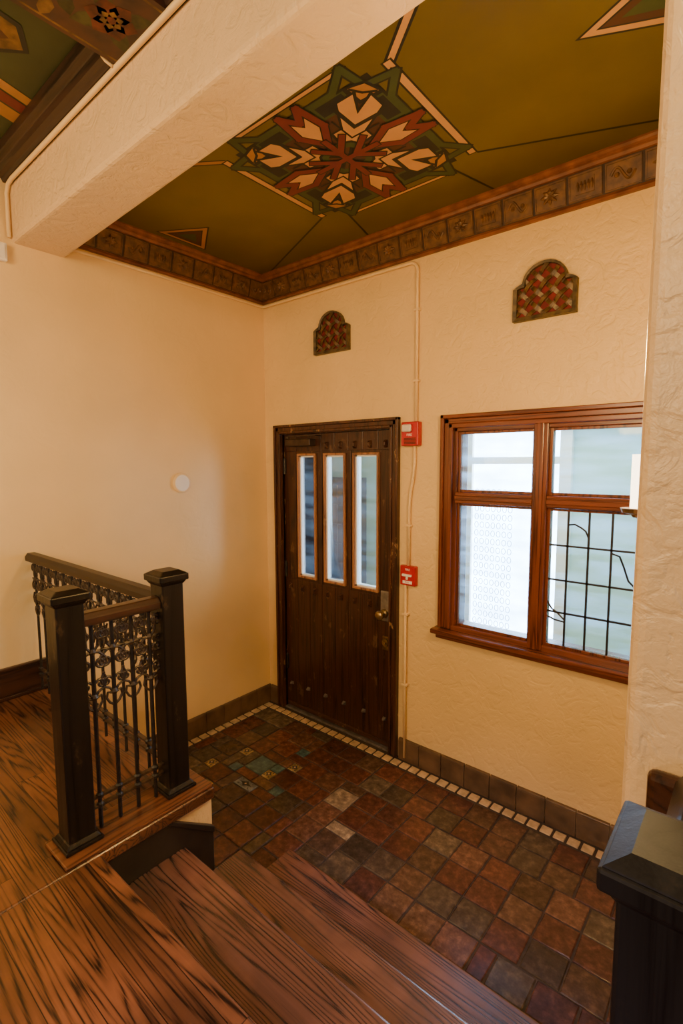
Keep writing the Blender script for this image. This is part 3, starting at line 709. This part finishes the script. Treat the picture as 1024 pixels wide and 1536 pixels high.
# ------------------------------------------------------------ alarms
def text(body,size,x,z,y,mat,base_,parent,name='lettering'):
    cu=bpy.data.curves.new('t','FONT'); cu.body=body; cu.size=size; cu.extrude=.0004; cu.align_x='CENTER'; cu.align_y='CENTER'
    o=bpy.data.objects.new('t',cu); COL.objects.link(o)
    dg=bpy.context.evaluated_depsgraph_get(); me=bpy.data.meshes.new_from_object(o.evaluated_get(dg))
    bpy.data.objects.remove(o)
    me.transform(Matrix.Rotation(math.pi/2,4,'X')); me.materials.clear(); me.materials.append(mat)
    t=bpy.data.objects.new(name,me); COL.objects.link(t); t.parent=parent; t.location=Vector((x,y,z))-Vector(base_)
    return t
b0=(1.305,0,2.04); t=thing('fire_alarm_strobe',b0,'red fire alarm horn strobe on the plaster beside the door','fire alarm')
MB().box(1.248,1.365,-.045,0,1.975,2.115).obj('housing',M_red,b0,t,bevel=.006,seg=3)
MB().box(1.262,1.325,-.066,-.045,2.055,2.10).obj('strobe_lens',M_lens,b0,t,bevel=.010,seg=3)
m=MB()
for i in range(5): m.box(1.27,1.35,-.0475,-.045,1.985+i*.008,1.989+i*.008)
m.obj('horn_slots',M_black,b0,t)
text('FIRE',.020,1.305,2.038,-.0455,M_whtxt,b0,t)
b0=(1.295,0,1.19); t=thing('fire_pull_station',b0,'red fire alarm pull station with small white handle','fire alarm')
MB().box(1.242,1.348,-.035,0,1.135,1.255).obj('housing',M_red,b0,t,bevel=.005,seg=3)
m=MB(); m.box(1.262,1.328,-.050,-.035,1.192,1.206); m.box(1.288,1.302,-.046,-.035,1.172,1.194); m.obj('pull_handle',M_whtxt,b0,t,bevel=.003)
m=MB(); m.box(1.262,1.328,-.0365,-.035,1.146,1.164); m.obj('label_plate',M_whtxt,b0,t)
text('FIRE',.019,1.295,1.232,-.0355,M_whtxt,b0,t); text('PULL',.013,1.295,1.155,-.0368,M_red,b0,t)

# conduit
r=.010
b0=(1.30,-.02,0); t=thing('wall_conduit',b0,'thin cream painted conduit running down the wall between door and window','conduit')
m=MB()
el=lambda cx_,cz,a0,a1,rr=.05:[(cx_+rr*math.cos(a0+(a1-a0)*k_/6),-.014,cz+rr*math.sin(a0+(a1-a0)*k_/6)) for k_ in range(7)]
m.tube([(1.332,-.014,2.115),(1.332,-.014,2.96)]+el(1.282,2.965,0,math.pi/2)+[(1.2,-.014,3.016),(.05,-.014,3.016),(.02,-.02,3.016),(.014,-.05,3.016),(.014,-.60,3.016),(.014,-1.38,3.016)],r,8)
m.obj('upper_run',M_conduit,b0,t,smooth=True)
m=MB(); m.tube([(1.325,-.014,1.975),(1.325,-.014,1.87),(1.318,-.014,1.80),(1.298,-.014,1.70),(1.29,-.014,1.60),(1.29,-.014,1.255)],r,8); m.obj('middle_run',M_conduit,b0,t,smooth=True)
m=MB(); m.tube([(1.275,-.022,1.135),(1.275,-.022,.02)],.008,8); m.obj('lower_run',M_conduit,b0,t,smooth=True)
for z in (2.75,2.35,1.5,.95,.5):
    x=1.332 if z>2 else (1.29 if z>1.2 else 1.275)
    m=MB(); m.box(x-.02,x+.02,-.026 if z>1.2 else -.032,0,z-.007,z+.007); m.obj('strap',M_conduit,b0,t,bevel=.003)
b0=(1.0,-1.645,3.24); t=thing('beam_conduit',b0,'white cable conduit running along the top of the plaster beam','conduit')
m=MB(); m.tube([(4.4,-1.645,3.222),(.10,-1.645,3.222),(.05,-1.645,3.215),(.022,-1.645,3.18),(.018,-1.645,2.98)],.010,8); m.obj('run',M_conduit,b0,t,smooth=True)
m=MB(); m.tube([(1.13,-1.655,3.222),(1.12,-1.675,3.235),(1.11,-1.68,3.25),(1.10,-1.67,3.265)],.006,8); m.obj('clip',M_conduit,b0,t,smooth=True)
b0=(.02,-1.68,2.9); t=thing('junction_box',b0,'small cream junction box under the beam end','junction box')
MB().box(0,.03,-1.80,-1.66,2.86,2.945).obj('housing',M_white,b0,t,bevel=.005)
MB().box(.03,.034,-1.79,-1.67,2.87,2.935).obj('cover',M_white,b0,t,bevel=.002)
b0=(.01,-.735,1.75); t=thing('wall_cover',b0,'round off-white blank cover plate on the smooth wall','cover plate')
m=MB(); m.tube([(0,-.735,1.75),(.008,-.735,1.75),(.013,-.735,1.75)],[.066,.066,.058],40); m.obj('plate',M_conduit,b0,t)
m=MB(); m.tube([(.012,-.735,1.75),(.016,-.735,1.75)],[.054,.050],32); m.obj('boss',M_white,b0,t)

# sconce
sx_=2.695
b0=(2.74,-1.3,1.72); t=thing('candle_sconce',b0,'brass wall sconce with a glowing white candle sleeve','wall lamp')
m=MB(); m.tube([(sx_,-1.30,1.775),(sx_,-1.30,1.895)],.013,16); m.obj('candle_sleeve',M_candle,b0,t)
m=MB(); m.tube([(sx_,-1.30,1.762),(sx_,-1.30,1.766),(sx_,-1.30,1.776)],[.012,.028,.032],20); m.tube([(sx_,-1.30,1.755),(sx_,-1.30,1.765)],[.006,.014],12); m.obj('drip_dish',M_brass,b0,t)
m=MB(); m.tube([(sx_,-1.30,1.760),(sx_+.018,-1.30,1.748),(2.730,-1.30,1.742),(PX-.005,-1.30,1.745)],.005,8); m.obj('arm',M_brass,b0,t)
m=MB(); m.tube([(PX,-1.30,1.74),(PX-.006,-1.30,1.74),(PX-.012,-1.30,1.74)],[.045,.045,.03],20); m.obj('back_plate',M_brass,b0,t)

# ------------------------------------------------------------ lights
def light(kind,loc,e,c,size=.1,aim=None,spot=None,blend=.8):
    l=bpy.data.lights.new('scene_light',kind); l.energy=e; l.color=c
    if kind=='AREA': l.size=size
    else: l.shadow_soft_size=size
    if spot: l.spot_size=math.radians(spot); l.spot_blend=blend
    o=bpy.data.objects.new('scene_light',l); o.location=loc; COL.objects.link(o)
    if aim: o.rotation_euler=(Vector(aim)-Vector(loc)).to_track_quat('-Z','Y').to_euler()
    return o
W=(1,.67,.33)
light('AREA',(1.9,-4.3,2.7),78,W,1.0,(.4,-.8,1.8))
light('POINT',(2.60,-1.25,2.12),42,(1,.64,.22),.05)
light('POINT',(3.10,-2.0,2.95),16,(1,.74,.38),.08)
light('POINT',(.80,-2.7,1.9),24,(1,.70,.34),.25)  # added warm fill, no lamp here, brightens the left wall
light('SPOT',(2.6,-3.3,2.3),150,(.42,.47,1.0),.25,(2.30,-1.72,.45),42)  # added blue spot without a real source, tints the treads cool
light('AREA',(4.2,-3.4,1.9),7,(.60,.66,1.0),1.0,(2.0,-1.6,.3))
light('AREA',(1.2,.9,2.6),24,(.78,.92,1.0),1.2,(1.2,.9,0),)  # added cool fill to brighten the vestibule seen through the glass
light('AREA',(2.05,1.15,2.55),90,(.60,.80,1.0),.8,(2.05,.0,1.5))  # added light, out of view above the window, makes its panes glow
w=bpy.data.worlds.new('w'); S.world=w; w.use_nodes=True
w.node_tree.nodes['Background'].inputs[0].default_value=(1,.76,.42,1); w.node_tree.nodes['Background'].inputs[1].default_value=.15

# ------------------------------------------------------------ camera
yaw,pit,roll=math.radians(40.03),math.radians(5.66),math.radians(-.225)
F=Vector((-math.sin(yaw)*math.cos(pit),math.cos(yaw)*math.cos(pit),-math.sin(pit)))
R=Vector((math.cos(yaw),math.sin(yaw),0)); U=R.cross(F)
R2=R*math.cos(roll)+U*math.sin(roll); U2=-R*math.sin(roll)+U*math.cos(roll)
cd=bpy.data.cameras.new('camera'); co=bpy.data.objects.new('camera',cd); COL.objects.link(co)
co.matrix_world=Matrix(((R2.x,U2.x,-F.x,2.907),(R2.y,U2.y,-F.y,-2.571),(R2.z,U2.z,-F.z,1.88),(0,0,0,1)))
cd.sensor_fit='VERTICAL'; cd.sensor_height=36; cd.lens=751.6/1536*36; cd.clip_start=.05
S.camera=co
